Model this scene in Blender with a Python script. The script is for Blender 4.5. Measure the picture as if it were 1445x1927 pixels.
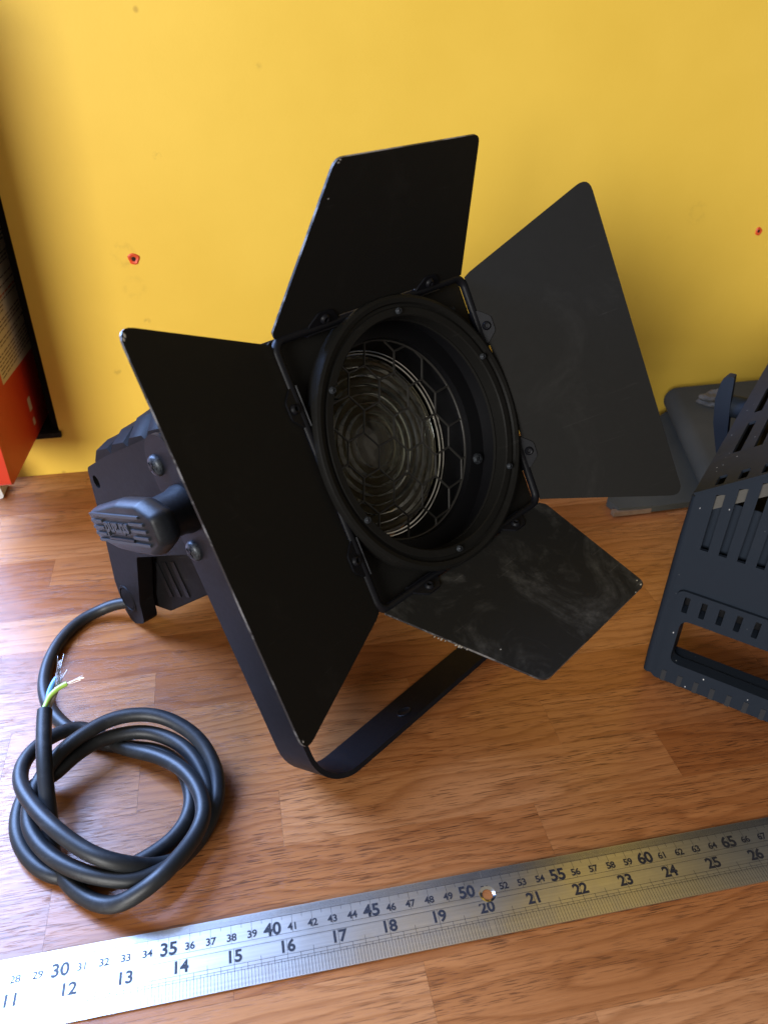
import bpy, bmesh, math, random
from mathutils import Vector, Matrix
random.seed(7)
scene = bpy.context.scene
for o in list(bpy.data.objects): bpy.data.objects.remove(o)
COL = scene.collection

# ------------------------------------------------------------------ camera
cam = bpy.data.cameras.new('camera')
camo = bpy.data.objects.new('camera', cam); COL.objects.link(camo)
r = Vector((0.98026756, -0.19731207, 0.01197736)); u = Vector((0.10022473, 0.54832483, 0.83023785)); f = Vector((0.17038343, 0.8126548, -0.55728059))
camo.matrix_world = Matrix(((r.x, u.x, -f.x, -0.0399393), (r.y, u.y, -f.y, -0.2170655), (r.z, u.z, -f.z, 0.3861178), (0, 0, 0, 1)))
cam.sensor_fit = 'VERTICAL'; cam.sensor_height = 24; cam.sensor_width = 24
cam.lens = 24 * 1445.99 / 1927
cam.clip_start = .01; cam.clip_end = 50
cam.dof.use_dof = True; cam.dof.focus_distance = .46; cam.dof.aperture_fstop = 9
scene.camera = camo

# ------------------------------------------------------------------ light
world = bpy.data.worlds.new('World'); scene.world = world; world.use_nodes = True
bg = world.node_tree.nodes['Background']
bg.inputs[0].default_value = (1.0, .90, .78, 1); bg.inputs[1].default_value = .28

def area(name, loc, target, sx, sy, power, col):
    l = bpy.data.lights.new(name, 'AREA'); l.shape = 'RECTANGLE'; l.size = sx; l.size_y = sy
    l.energy = power; l.color = col
    o = bpy.data.objects.new(name, l); COL.objects.link(o)
    o.location = loc
    o.rotation_euler = (Vector(target) - Vector(loc)).to_track_quat('-Z', 'Y').to_euler()
    return o
# daylight of the room, from the left in front of the wall
area('room_daylight', (-1.75, -2.05, .95), (.10, .42, .18), 1.3, 1.2, 118, (1, .985, .96))
# window in the recess of the wall on the left
area('window_daylight', (-.62, .60, .62), (-.2, .1, .1), .5, .72, 54, (.32, .51, 1))

scene.render.engine = 'CYCLES'
scene.view_settings.view_transform = 'Standard'
scene.view_settings.look = 'None'
scene.view_settings.exposure = 0
scene.view_settings.gamma = 1

# ------------------------------------------------------------------ materials
def mat(name):
    m = bpy.data.materials.new(name); m.use_nodes = True
    nt = m.node_tree
    return m, nt, nt.nodes['Principled BSDF']
def nd(nt, t, **kw):
    n = nt.nodes.new(t)
    for k, v in kw.items():
        if k.startswith('i_'): n.inputs[k[2:].replace('_', ' ')].default_value = v
        else: setattr(n, k, v)
    return n
def ramp(nt, fac, stops):
    n = nt.nodes.new('ShaderNodeValToRGB'); e = n.color_ramp.elements
    while len(e) < len(stops): e.new(.5)
    for i, (p, c) in enumerate(stops): e[i].position = p; e[i].color = tuple(c) + (1,) if len(c) == 3 else c
    nt.links.new(fac, n.inputs[0]); return n.outputs[0]
def coords(nt, kind='Object', scale=(1, 1, 1), offset=None):
    t = nt.nodes.new('ShaderNodeTexCoord'); mp = nt.nodes.new('ShaderNodeMapping')
    mp.inputs['Scale'].default_value = scale
    nt.links.new(t.outputs[kind], mp.inputs[0])
    return mp.outputs[0]
def noise(nt, vec, scale, detail=3, rough=.5, dist=0):
    n = nd(nt, 'ShaderNodeTexNoise'); n.inputs['Scale'].default_value = scale; n.inputs['Detail'].default_value = detail
    n.inputs['Roughness'].default_value = rough; n.inputs['Distortion'].default_value = dist
    if vec is not None: nt.links.new(vec, n.inputs['Vector'])
    return n.outputs['Fac']
def mix(nt, fac, a, b, mode='MIX'):
    n = nt.nodes.new('ShaderNodeMix'); n.data_type = 'RGBA'; n.blend_type = mode
    for sock, v in ((n.inputs[0], fac), (n.inputs[6], a), (n.inputs[7], b)):
        if hasattr(v, 'is_linked') or hasattr(v, 'links'): nt.links.new(v, sock)
        elif isinstance(v, (int, float)): sock.default_value = v
        else: sock.default_value = tuple(v) + (1,) if len(v) == 3 else v
    return n.outputs[2]
def math_(nt, op, a, b=0.0, clamp=False):
    n = nt.nodes.new('ShaderNodeMath'); n.operation = op; n.use_clamp = clamp
    for s, v in ((n.inputs[0], a), (n.inputs[1], b)):
        if hasattr(v, 'links'): nt.links.new(v, s)
        else: s.default_value = v
    return n.outputs[0]
def bump(nt, bsdf, h, strength=.2, dist=.001):
    b = nt.nodes.new('ShaderNodeBump'); b.inputs['Strength'].default_value = strength; b.inputs['Distance'].default_value = dist
    nt.links.new(h, b.inputs['Height']); nt.links.new(b.outputs[0], bsdf.inputs['Normal'])
def plain(name, col, rough=.5, metal=0, spec=.5, bmp=0, bscale=800, var=0):
    m, nt, b = mat(name)
    b.inputs['Base Color'].default_value = (*col, 1); b.inputs['Roughness'].default_value = rough
    b.inputs['Metallic'].default_value = metal; b.inputs['Specular IOR Level'].default_value = spec
    v = coords(nt)
    if var:
        n = noise(nt, v, 60, 4, .6)
        c = ramp(nt, n, [(.3, [x * (1 - var) for x in col]), (.7, [min(1, x * (1 + var)) for x in col])])
        nt.links.new(c, b.inputs['Base Color'])
    if bmp:
        bump(nt, b, noise(nt, v, bscale, 2, .6), bmp, .0004)
    return m

def black_metal(name, base=(.0090, .0085, .0076), rough=.66, dust=.4, dustcol=(.030, .029, .027), spec=.10, lo=.56, hi=.78, scale=16, specks=0, stretch=(1, 1, 1)):
    m, nt, b = mat(name)
    v = coords(nt)
    n1 = noise(nt, coords(nt, scale=stretch), scale, 6, .72, 1.1)
    n2 = noise(nt, v, scale * 9, 4, .7)
    d = math_(nt, 'MULTIPLY', ramp(nt, n1, [(lo, (0, 0, 0)), (hi, (1, 1, 1))]), ramp(nt, n2, [(.35, (.2, .2, .2)), (.7, (1, 1, 1))]))
    d = math_(nt, 'MULTIPLY', d, dust)
    b.inputs['Specular IOR Level'].default_value = spec
    c = mix(nt, d, base, dustcol)
    for rz_, th in ((.6, .735), (-1.1, .74)):
        t_ = nt.nodes.new('ShaderNodeTexCoord'); mp_ = nt.nodes.new('ShaderNodeMapping'); mp_.inputs['Rotation'].default_value = (.3, .2, rz_); mp_.inputs['Scale'].default_value = (22, 900, 22)
        nt.links.new(t_.outputs['Object'], mp_.inputs[0])
        sn = noise(nt, mp_.outputs[0], 1, 1, .5)
        sm = math_(nt, 'MULTIPLY', ramp(nt, sn, [(th, (0, 0, 0)), (th + .03, (1, 1, 1))]), ramp(nt, n1, [(.45, (0, 0, 0)), (.65, (.38, .38, .38))]))
        c = mix(nt, sm, c, [min(1, 1.2 * k_) for k_ in dustcol])
    if specks:
        vo = nd(nt, 'ShaderNodeTexVoronoi'); vo.inputs['Scale'].default_value = specks
        vs = coords(nt, scale=(1, 1, .55)); nt.links.new(vs, vo.inputs['Vector'])
        s1 = ramp(nt, vo.outputs['Distance'], [(.04, (1, 1, 1)), (.10, (0, 0, 0))])
        s2 = ramp(nt, noise(nt, v, specks * .6, 1), [(.55, (0, 0, 0)), (.60, (1, 1, 1))])
        c = mix(nt, math_(nt, 'MULTIPLY', s1, s2), c, (.55, .56, .58))
    nt.links.new(c, b.inputs['Base Color'])
    rr = math_(nt, 'ADD', math_(nt, 'MULTIPLY', n2, .14), rough - .07)
    nt.links.new(rr, b.inputs['Roughness'])
    bump(nt, b, noise(nt, v, 1400, 2, .6), .12, .0003)
    return m

M = {}
M['black'] = black_metal('black_sheet_metal')
M['black_dusty'] = black_metal('black_sheet_metal_dusty', dust=.95, base=(.0115, .0115, .0112), dustcol=(.10, .098, .092), lo=.48, hi=.76, scale=20, stretch=(1, 1, .45))
M['black_scratch'] = black_metal('black_paint', base=(.0045, .0047, .0065), rough=.48, dust=.3, scale=30, spec=.15)
M['cast'] = black_metal('black_cast_housing', base=(.0048, .0046, .0050), spec=.08, rough=.56, dust=.2, scale=24, dustcol=(.04, .038, .036))
M['dark_in'] = plain('black_inner_paint', (.0028, .0028, .0036), .5, spec=.25, bmp=.05)
M['ring'] = black_metal('black_ring_paint', base=(.0075, .0072, .0065), rough=.5, dust=.25, scale=40)
M['worn'] = None
M['wire'] = plain('dark_steel_wire', (.035, .033, .03), .4, .4)
def worn_edge():
    m, nt, b = mat('worn_bare_edge')
    v = coords(nt)
    n = noise(nt, v, 55, 4, .7)
    fct = ramp(nt, n, [(.50, (0, 0, 0)), (.62, (1, 1, 1))])
    c = mix(nt, fct, (.006, .006, .007), (.15, .15, .15)); nt.links.new(c, b.inputs['Base Color'])
    b.inputs['Roughness'].default_value = .5
    nt.links.new(math_(nt, 'MULTIPLY', fct, .5), b.inputs['Metallic'])
    return m
M['worn'] = worn_edge()
M['screw'] = black_metal('blackened_screw', base=(.012, .0125, .015), rough=.38, dust=.7, dustcol=(.12, .135, .15), lo=.42, hi=.6, scale=300)
M['screw'].node_tree.nodes['Principled BSDF'].inputs['Metallic'].default_value = .35
M['rubber'] = black_metal('black_moulded_rubber', base=(.008, .009, .0115), spec=.2, rough=.45, dust=.4, dustcol=(.05, .058, .068), lo=.45, hi=.75, scale=70)
M['rubber_pale'] = plain('pale_rubber_ridges', (.028, .031, .037), .5, spec=.25)  # knob ribs and lettering, a paler tone than the knob body
M['jacket'] = black_metal('black_cable_rubber', base=(.0125, .0138, .015), rough=.45, dust=.8, dustcol=(.05, .053, .055), spec=.32, lo=.5, hi=.8, scale=60)
M['copper'] = plain('tinned_copper', (.42, .37, .34), .4, 1)
M['blue'] = plain('blue_wire', (.13, .36, .72), .35)
M['green'] = plain('green_yellow_wire', (.36, .56, .10), .35)
M['brown'] = plain('brown_wire', (.35, .30, .26), .4)
M['metal_rim'] = plain('spring_steel', (.75, .74, .70), .18, 1)
M['reflector'] = plain('aluminium_reflector', (.95, .88, .68), .5, .0)
M['grey_int'] = plain('grey_interior', (.34, .265, .165), .5)
M['pale_in'] = plain('zinc_inside', (.055, .053, .047), .6)
M['blue_black'] = black_metal('floodlight_paint', base=(.0115, .0165, .0255), spec=.12, rough=.62, dust=.3, dustcol=(.035, .04, .046), scale=20, specks=210)
M['grip'] = plain('worn_grip', (.022, .024, .028), .55, spec=.2)
M['paper'] = plain('cream_label', (.62, .52, .34), .6)
M['ink'] = plain('brown_ink', (.14, .075, .04), .6)
M['ink_red'] = plain('red_ink', (.50, .12, .03), .6)
M['plug'] = plain('orange_plastic', (.62, .07, .015), .45, var=.25)
M['hole'] = plain('hole_dark', (.02, .006, .004), .9)
M['mark'] = plain('ruler_black_print', (.012, .013, .02), .5)
M['recess'] = plain('black_recess_paint', (.004, .0032, .003), .85, spec=.1, var=.4)
M['ledge'] = black_metal('worn_black_ledge', base=(.010, .009, .008), rough=.75, dust=.6, dustcol=(.06, .052, .045), lo=.4, hi=.7, scale=60)
M['whiteplastic'] = plain('grey_white_plastic', (.55, .54, .52), .5)

def red_card():
    m, nt, b = mat('red_printed_card')
    v = coords(nt)
    g = nd(nt, 'ShaderNodeSeparateXYZ'); nt.links.new(v, g.inputs[0])
    c = ramp(nt, noise(nt, v, 25, 3), [(.3, (.50, .030, .008)), (.7, (.56, .038, .010))])
    nt.links.new(c, b.inputs['Base Color']); b.inputs['Roughness'].default_value = .45
    return m
M['red'] = red_card()

def wall_mat():
    m, nt, b = mat('yellow_wall_paint')
    v = coords(nt)
    n = noise(nt, v, 7, 5, .6); n2 = noise(nt, v, 340, 3, .6); n3 = noise(nt, v, 26, 6, .7, .4)
    c = ramp(nt, n, [(.3, (.735, .482, .058)), (.7, (.785, .522, .070))])
    c = mix(nt, ramp(nt, n3, [(.68, (0, 0, 0)), (.82, (.35, .35, .35))]), c, (.55, .33, .035))
    sp = nd(nt, 'ShaderNodeTexVoronoi'); sp.inputs['Scale'].default_value = 16; nt.links.new(v, sp.inputs['Vector'])
    s1 = ramp(nt, sp.outputs['Distance'], [(.018, (.55, .55, .55)), (.045, (0, 0, 0))])
    s2 = ramp(nt, noise(nt, v, 30, 1), [(.52, (0, 0, 0)), (.58, (1, 1, 1))])
    c = mix(nt, math_(nt, 'MULTIPLY', s1, s2), c, (.36, .2, .03))
    # greasy smudges round the left plug and two knocks in the paint
    def stain(px, pz, r0, r1, amt, col):
        global_ = None
        vd = nd(nt, 'ShaderNodeVectorMath', operation='DISTANCE'); nt.links.new(v, vd.inputs[0]); vd.inputs[1].default_value = (px, .4676, pz)
        w_ = (r1 - r0)
        rg = ramp(nt, vd.outputs['Value'], [(max(0, r0 - w_ * .5), (0, 0, 0)), ((r0 + r1) / 2, (1, 1, 1)), (r1 + w_ * .5, (0, 0, 0))]) if r0 > 0 else ramp(nt, vd.outputs['Value'], [(0, (1, 1, 1)), (r1 * .6, (.8, .8, .8)), (r1, (0, 0, 0))])
        sn_ = ramp(nt, noise(nt, v, 150, 4, .7), [(.42, (0, 0, 0)), (.62, (1, 1, 1))])
        return math_(nt, 'MULTIPLY', math_(nt, 'MULTIPLY', rg, sn_), amt)
    for st in ((-.1225, .2035, .0065, .0095, .28), (-.118, .176, .006, .009, .15), (-.0839, .2791, 0, .0030, .9), (-.112, .145, 0, .0016, 1.), (-.145, .10, 0, .0016, 1.), (.0, .34, 0, .003, .4), (.40, .22, .005, .008, .3)):
        c = mix(nt, stain(*st, None), c, (.33, .19, .03))
    nt.links.new(c, b.inputs['Base Color']); b.inputs['Roughness'].default_value = .55
    b.inputs['Specular IOR Level'].default_value = .35
    hh = math_(nt, 'ADD', n2, math_(nt, 'MULTIPLY', n3, 1.2))
    bump(nt, b, hh, .09, .0009)
    return m
M['wall'] = wall_mat()

def wood_mat():
    m, nt, b = mat('oiled_wood_stave')
    t = nd(nt, 'ShaderNodeTexCoord'); oi = nd(nt, 'ShaderNodeObjectInfo')
    rnd = oi.outputs['Random']
    cx = nd(nt, 'ShaderNodeCombineXYZ')
    nt.links.new(math_(nt, 'MULTIPLY', rnd, 37.0), cx.inputs[0]); nt.links.new(math_(nt, 'MULTIPLY', rnd, 91.0), cx.inputs[1]); nt.links.new(math_(nt, 'MULTIPLY', rnd, 13.0), cx.inputs[2])
    va = nd(nt, 'ShaderNodeVectorMath', operation='ADD'); nt.links.new(t.outputs['Object'], va.inputs[0]); nt.links.new(cx.outputs[0], va.inputs[1])
    P = va.outputs[0]
    def sc(s):
        mp = nd(nt, 'ShaderNodeMapping'); mp.inputs['Scale'].default_value = s; nt.links.new(P, mp.inputs[0]); return mp.outputs[0]
    sep = nd(nt, 'ShaderNodeSeparateXYZ'); nt.links.new(P, sep.inputs[0])
    # growth rings cut at a shallow angle : long cathedral figure
    warp = noise(nt, sc((6.5, 26, 1)), 1, 2, .45)
    fine = noise(nt, sc((22, 130, 1)), 1, 2, .5)
    fig = math_(nt, 'ADD', math_(nt, 'MULTIPLY', warp, 7.0), math_(nt, 'MULTIPLY', sep.outputs[1], 110.0))
    fig = math_(nt, 'ADD', fig, math_(nt, 'MULTIPLY', fine, .8))
    ringv = math_(nt, 'FRACT', fig)
    ringc = ramp(nt, ringv, [(0, (.15, .15, .15)), (.55, (.35, .35, .35)), (.86, (1, 1, 1)), (1, (.15, .15, .15))])
    # long fibres and short dark pores
    fib = noise(nt, sc((16, 700, 1)), 1, 4, .65)
    por = noise(nt, sc((85, 2100, 1)), 1, 1.5, .5)
    pore = ramp(nt, por, [(.555, (0, 0, 0)), (.65, (1, 1, 1))])
    band = noise(nt, sc((9, 75, 1)), 1, 2, .5)
    pore = math_(nt, 'MULTIPLY', pore, ramp(nt, band, [(.34, (.15, .15, .15)), (.60, (1, 1, 1))]))
    light = ramp(nt, rnd, [(0, (0.3827, 0.1428, 0.0447)), (.18, (0.4531, 0.1894, 0.0670)), (.36, (0.3159, 0.1084, 0.0329)), (.55, (0.4049, 0.1557, 0.0498)), (.78, (0.4903, 0.2155, 0.0818)), (1, (0.3419, 0.1204, 0.0372))])
    dark = ramp(nt, rnd, [(0, (0.2221, 0.0696, 0.0180)), (.18, (0.2703, 0.0928, 0.0277)), (.36, (0.1776, 0.0516, 0.0135)), (.55, (0.2369, 0.0756, 0.0202)), (.78, (0.3000, 0.1101, 0.0350)), (1, (0.1961, 0.0576, 0.0150))])
    c = mix(nt, math_(nt, 'MULTIPLY', ringc, .85), light, dark)
    c = mix(nt, math_(nt, 'MULTIPLY', ramp(nt, fib, [(.35, (0, 0, 0)), (.72, (1, 1, 1))]), .55), c, dark)
    c = mix(nt, math_(nt, 'MULTIPLY', pore, .8), c, (.060, .018, .007))
    kn = noise(nt, sc((14, 30, 1)), 1, 1)
    c = mix(nt, ramp(nt, kn, [(.78, (0, 0, 0)), (.88, (.6, .6, .6))]), c, (.10, .035, .018))
    nt.links.new(c, b.inputs['Base Color'])
    ro = math_(nt, 'ADD', math_(nt, 'MULTIPLY', fib, .14), .225)
    nt.links.new(ro, b.inputs['Roughness'])
    b.inputs['Specular IOR Level'].default_value = .42
    h = math_(nt, 'SUBTRACT', math_(nt, 'MULTIPLY', fib, .4), pore)
    bump(nt, b, h, .30, .0004)
    return m
M['wood'] = wood_mat()

def steel_mat():
    m, nt, b = mat('brushed_ruler_steel')
    v = coords(nt, scale=(9, 900, 1)); n = noise(nt, v, 1, 3, .6)
    v2 = coords(nt); n2 = noise(nt, v2, 45, 5, .65)
    c = ramp(nt, n, [(.3, (.52, .52, .50)), (.7, (.64, .64, .61))])
    c = mix(nt, ramp(nt, n2, [(.5, (0, 0, 0)), (.8, (.5, .5, .5))]), c, (.40, .39, .37))
    nt.links.new(c, b.inputs['Base Color']); b.inputs['Metallic'].default_value = 1
    nt.links.new(math_(nt, 'ADD', math_(nt, 'MULTIPLY', n2, .14), .29), b.inputs['Roughness'])
    vs = coords(nt, scale=(60, 9, 1)); vs_n = noise(nt, vs, 1, 6, .7)
    bump(nt, b, math_(nt, 'ADD', n, math_(nt, 'MULTIPLY', ramp(nt, vs_n, [(.66, (0, 0, 0)), (.7, (1, 1, 1))]), .6)), .05, .0002)
    return m
M['steel'] = steel_mat()
def glass_mat():
    m, nt, b = mat('fresnel_glass')
    b.inputs['Base Color'].default_value = (.93, .96, .90, 1); b.inputs['Roughness'].default_value = .05
    b.inputs['Transmission Weight'].default_value = 1; b.inputs['IOR'].default_value = 1.47
    v = coords(nt); bump(nt, b, noise(nt, v, 220, 2), .03, .0005)
    return m
M['glass'] = glass_mat()
def foam():
    m, nt, b = mat('grey_felt_card')
    v = coords(nt); n = noise(nt, v, 600, 3, .7); n2 = noise(nt, v, 18, 4)
    c = ramp(nt, n2, [(.3, (.042, .043, .037)), (.7, (.056, .056, .047))]); nt.links.new(c, b.inputs['Base Color'])
    b.inputs['Roughness'].default_value = .85; b.inputs['Specular IOR Level'].default_value = .2; bump(nt, b, n, .35, .0006)
    return m
M['foam'] = foam()
M['cardbrown'] = plain('brown_card_edge', (.17, .105, .06), .8, var=.4)
M['tape'] = plain('crumpled_grey_tape', (.085, .078, .066), .7, var=.25)

# ------------------------------------------------------------------ mesh helpers
def finish(bm, name, material, parent=None, smooth=True, bevel=0, segs=2, ang=35, mats=None):
    if bevel:
        es = [e for e in bm.edges if len(e.link_faces) == 2 and e.calc_face_angle(0) > math.radians(ang)]
        bmesh.ops.bevel(bm, geom=es, offset=bevel, segments=segs, affect='EDGES', profile=.5, clamp_overlap=True)
    bmesh.ops.recalc_face_normals(bm, faces=bm.faces)
    me = bpy.data.meshes.new(name); bm.to_mesh(me); bm.free()
    for m_ in (mats or [material]): me.materials.append(m_)
    if smooth:
        me.shade_smooth()
        me.set_sharp_from_angle(angle=math.radians(38))
    o = bpy.data.objects.new(name, me); COL.objects.link(o)
    if parent is not None: o.parent = parent
    return o
def box(bm, a, b):
    vs = [bm.verts.new((x, y, z)) for z in (a[2], b[2]) for y in (a[1], b[1]) for x in (a[0], b[0])]
    for q in ((0, 2, 3, 1), (4, 5, 7, 6), (0, 1, 5, 4), (2, 6, 7, 3), (0, 4, 6, 2), (1, 3, 7, 5)):
        bm.faces.new([vs[i] for i in q])
    return vs
def lathe(bm, prof, segs=72, a0=0, a1=2 * math.pi, closed_prof=False, axis='z', centre=(0, 0, 0)):
    full = abs(a1 - a0 - 2 * math.pi) < 1e-6
    n = segs if full else segs + 1
    rows = []
    for i in range(n):
        t = a0 + (a1 - a0) * i / segs; ca, sa = math.cos(t), math.sin(t)
        row = []
        for (rr, zz) in prof:
            p = (rr * ca, rr * sa, zz)
            if axis == 'x': p = (zz, rr * ca, rr * sa)
            row.append(bm.verts.new((p[0] + centre[0], p[1] + centre[1], p[2] + centre[2])))
        rows.append(row)
    m = len(prof); k = m if closed_prof else m - 1
    for i in range(segs if not full else n):
        A = rows[i]; B = rows[(i + 1) % n]
        for j in range(k):
            q = [A[j], A[(j + 1) % m], B[(j + 1) % m], B[j]]
            try: bm.faces.new(q)
            except ValueError: pass
    bmesh.ops.remove_doubles(bm, verts=bm.verts, dist=1e-6)
    if not full and closed_prof:
        for row in (rows[0], rows[-1]):
            try: bm.faces.new([v for v in row if v.is_valid])
            except Exception: pass
def catmull(pts, n=8):
    P = [Vector(p) for p in pts]; out = []
    for i in range(len(P) - 1):
        p0 = P[max(i - 1, 0)]; p1 = P[i]; p2 = P[i + 1]; p3 = P[min(i + 2, len(P) - 1)]
        for k in range(n):
            t = k / n
            out.append(.5 * ((2 * p1) + (p2 - p0) * t + (2 * p0 - 5 * p1 + 4 * p2 - p3) * t * t + (3 * p1 - p0 - 3 * p2 + p3) * t ** 3))
    out.append(P[-1]); return out
def tube(bm, path, rad, segs=12, closed=False, caps=True):
    n = len(path); rings = []
    prev = None
    for i in range(n):
        if closed: t = (path[(i + 1) % n] - path[i - 1]).normalized()
        else: t = (path[min(i + 1, n - 1)] - path[max(i - 1, 0)]).normalized()
        if prev is None:
            a = Vector((0, 0, 1)) if abs(t.z) < .9 else Vector((1, 0, 0))
            nrm = t.cross(a).normalized()
        else:
            nrm = (prev - t * prev.dot(t)).normalized()
        prev = nrm; bi = t.cross(nrm)
        rr = rad[i] if isinstance(rad, (list, tuple)) else rad
        rings.append([bm.verts.new(path[i] + (nrm * math.cos(2 * math.pi * k / segs) + bi * math.sin(2 * math.pi * k / segs)) * rr) for k in range(segs)])
    for i in range(n if closed else n - 1):
        A = rings[i]; B = rings[(i + 1) % n]
        for k in range(segs): bm.faces.new((A[k], A[(k + 1) % segs], B[(k + 1) % segs], B[k]))
    if caps and not closed:
        bm.faces.new(rings[0][::-1]); bm.faces.new(rings[-1])
def rounded(poly, rad, seg=6):
    """round the corners of a 2-D polygon; rad number or list"""
    out = []; n = len(poly)
    for i in range(n):
        p = Vector(poly[i]); a = Vector(poly[i - 1]); b = Vector(poly[(i + 1) % n])
        rr = rad[i] if isinstance(rad, (list, tuple)) else rad
        if rr <= 0: out.append(p); continue
        u1 = (a - p).normalized(); u2 = (b - p).normalized()
        ang = math.acos(max(-1, min(1, u1.dot(u2)))); d = min(rr / math.tan(ang / 2), (a - p).length * .49, (b - p).length * .49)
        s = p + u1 * d; e = p + u2 * d
        for k in range(seg + 1):
            t = k / seg
            out.append((1 - t) ** 2 * s + 2 * t * (1 - t) * p + t * t * e)
    return out
def prism(bm, outer, holes, T, t0, t1, edge_mat=None):
    """2-D outline with holes, mapped by T(a,b,h) and extruded from h=t0 to t1"""
    loops = [outer] + list(holes)
    edges = []; lv = []
    tmp = bmesh.new()
    for lp in loops:
        vs = [tmp.verts.new((p[0], p[1], 0)) for p in lp]
        for i in range(len(vs)): edges.append(tmp.edges.new((vs[i], vs[(i + 1) % len(vs)])))
    if holes:
        bmesh.ops.triangle_fill(tmp, edges=edges, use_beauty=True, use_dissolve=False, normal=(0, 0, 1))
    else:
        tmp.faces.new(tmp.verts[:])
    tmp.verts.index_update()
    V0 = [bm.verts.new(T(v.co.x, v.co.y, t0)) for v in tmp.verts]
    V1 = [bm.verts.new(T(v.co.x, v.co.y, t1)) for v in tmp.verts]
    for fc in tmp.faces:
        bm.faces.new([V0[v.index] for v in fc.verts][::-1]); bm.faces.new([V1[v.index] for v in fc.verts])
    base = 0
    for lp in loops:
        k = len(lp)
        for i in range(k):
            j = (i + 1) % k
            fc = bm.faces.new((V0[base + i], V0[base + j], V1[base + j], V1[base + i]))
            if edge_mat is not None: fc.material_index = edge_mat
        base += k
    tmp.free()
def circ(cx, cy, rr, n=24): return [Vector((cx + rr * math.cos(2 * math.pi * i / n), cy + rr * math.sin(2 * math.pi * i / n))) for i in range(n)]
def rect(x0, y0, x1, y1, rr=0, seg=4):
    p = [(x0, y0), (x1, y0), (x1, y1), (x0, y1)]
    return rounded(p, rr, seg) if rr else [Vector(q) for q in p]
def tag(o, label, cat, group=None, kind=None):
    if label: o['label'] = label
    if cat: o['category'] = cat
    if group: o['group'] = group
    if kind: o['kind'] = kind
    return o
def thing(name, loc, label, cat, group=None):
    o = bpy.data.objects.new(name, None); COL.objects.link(o); o.location = loc; o.empty_display_size = .02
    return tag(o, label, cat, group)
def text_mesh(body, size, bold=.0):
    cu = bpy.data.curves.new('lettering', 'FONT'); cu.body = body; cu.size = size; cu.align_x = 'CENTER'; cu.offset = bold; cu.resolution_u = 3
    to = bpy.data.objects.new('lettering', cu); COL.objects.link(to)
    dg = bpy.context.evaluated_depsgraph_get(); dg.update()
    me = bpy.data.meshes.new_from_object(to.evaluated_get(dg))
    bpy.data.objects.remove(to); bpy.data.curves.remove(cu)
    return me

# ------------------------------------------------------------------ setting : worktop, wall, recess
worktop = bpy.data.objects.new('worktop', None); COL.objects.link(worktop); tag(worktop, None, None, kind='structure')
pitch = .0365
joints = {0: [-.040, .198], 1: [.1355, -.12], 2: [.053, .30, -.20], 3: [-.114, .17, .42], -1: [.1035, -.16], -2: [-.07, .23], -3: [.02, .29], 4: [.02, .26, -.22], 5: [-.17, .09, .36], 6: [-.05, .22, .47], 7: [.1, .33, -.2], 8: [-.12, .17, .43], 9: [.04, .29], 10: [-.08, .2, .45], 11: [.1, -.19, .36]}
X0, X1 = -.75, .95
for k in range(-9, 12):
    y0 = .0345 + pitch * k; y1 = y0 + pitch
    if y1 > .4676: y1 = .4676
    if y1 - y0 < .004: continue
    js = sorted(joints.get(k, [random.uniform(-.2, 0), random.uniform(.05, .3)]))
    x = js[0]
    while x > X0 + .1: x -= random.uniform(.2, .3); js.append(max(x, X0))
    x = max(js)
    while x < X1 - .1: x += random.uniform(.2, .3); js.append(min(x, X1))
    js = sorted(set(js + [X0, X1]))
    for a, b in zip(js[:-1], js[1:]):
        if b - a < .01: continue
        bm = bmesh.new(); cx, cy = (a + b) / 2, (y0 + y1) / 2
        dz = random.uniform(-.00005, .00005)
        box(bm, (a - cx + .00005, y0 - cy + .00005, -.028), (b - cx - .00005, y1 - cy - .00005, dz))
        o = finish(bm, 'stave', M['wood'], worktop, smooth=False, bevel=.00012, segs=1)
        o.location = (cx, cy, 0)

bm = bmesh.new()
Y = .4676; XR = -.207; ZS = .0415
def slab(a, b): box(bm, a, b)
slab((XR, Y, -.03), (1.6, Y + .14, 1.5))
slab((-1.4, Y, -.03), (XR, Y + .14, ZS))
slab((-1.4, Y, 1.12), (XR, Y + .14, 1.5))
wall = finish(bm, 'wall', M['wall'], smooth=False, bevel=.0015, segs=2); tag(wall, None, None, kind='structure')
# black recess (lining, sill, back board) in the left of the wall
rec = thing('window_recess', (XR - .2, Y + .05, ZS), 'black lined window recess in the yellow wall, left edge behind red box', 'window')
def rp(name, a, b, m, bev=.001):
    bm = bmesh.new(); box(bm, a, b); o = finish(bm, name, m, rec, smooth=False, bevel=bev)
    o.matrix_parent_inverse = Matrix.Translation(rec.location).inverted(); return o
rp('sill', (-1.35, Y - .004, ZS - .001), (XR + .0015, Y + .13, ZS + .004), M['ledge'])
rp('jamb', (XR - .006, Y + .002, ZS + .0045), (XR - .0003, Y + .13, 1.118), M['recess'])
rp('back_board', (-.345, Y + .118, ZS + .0045), (XR - .0065, Y + .13, 1.118), M['recess'])

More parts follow.
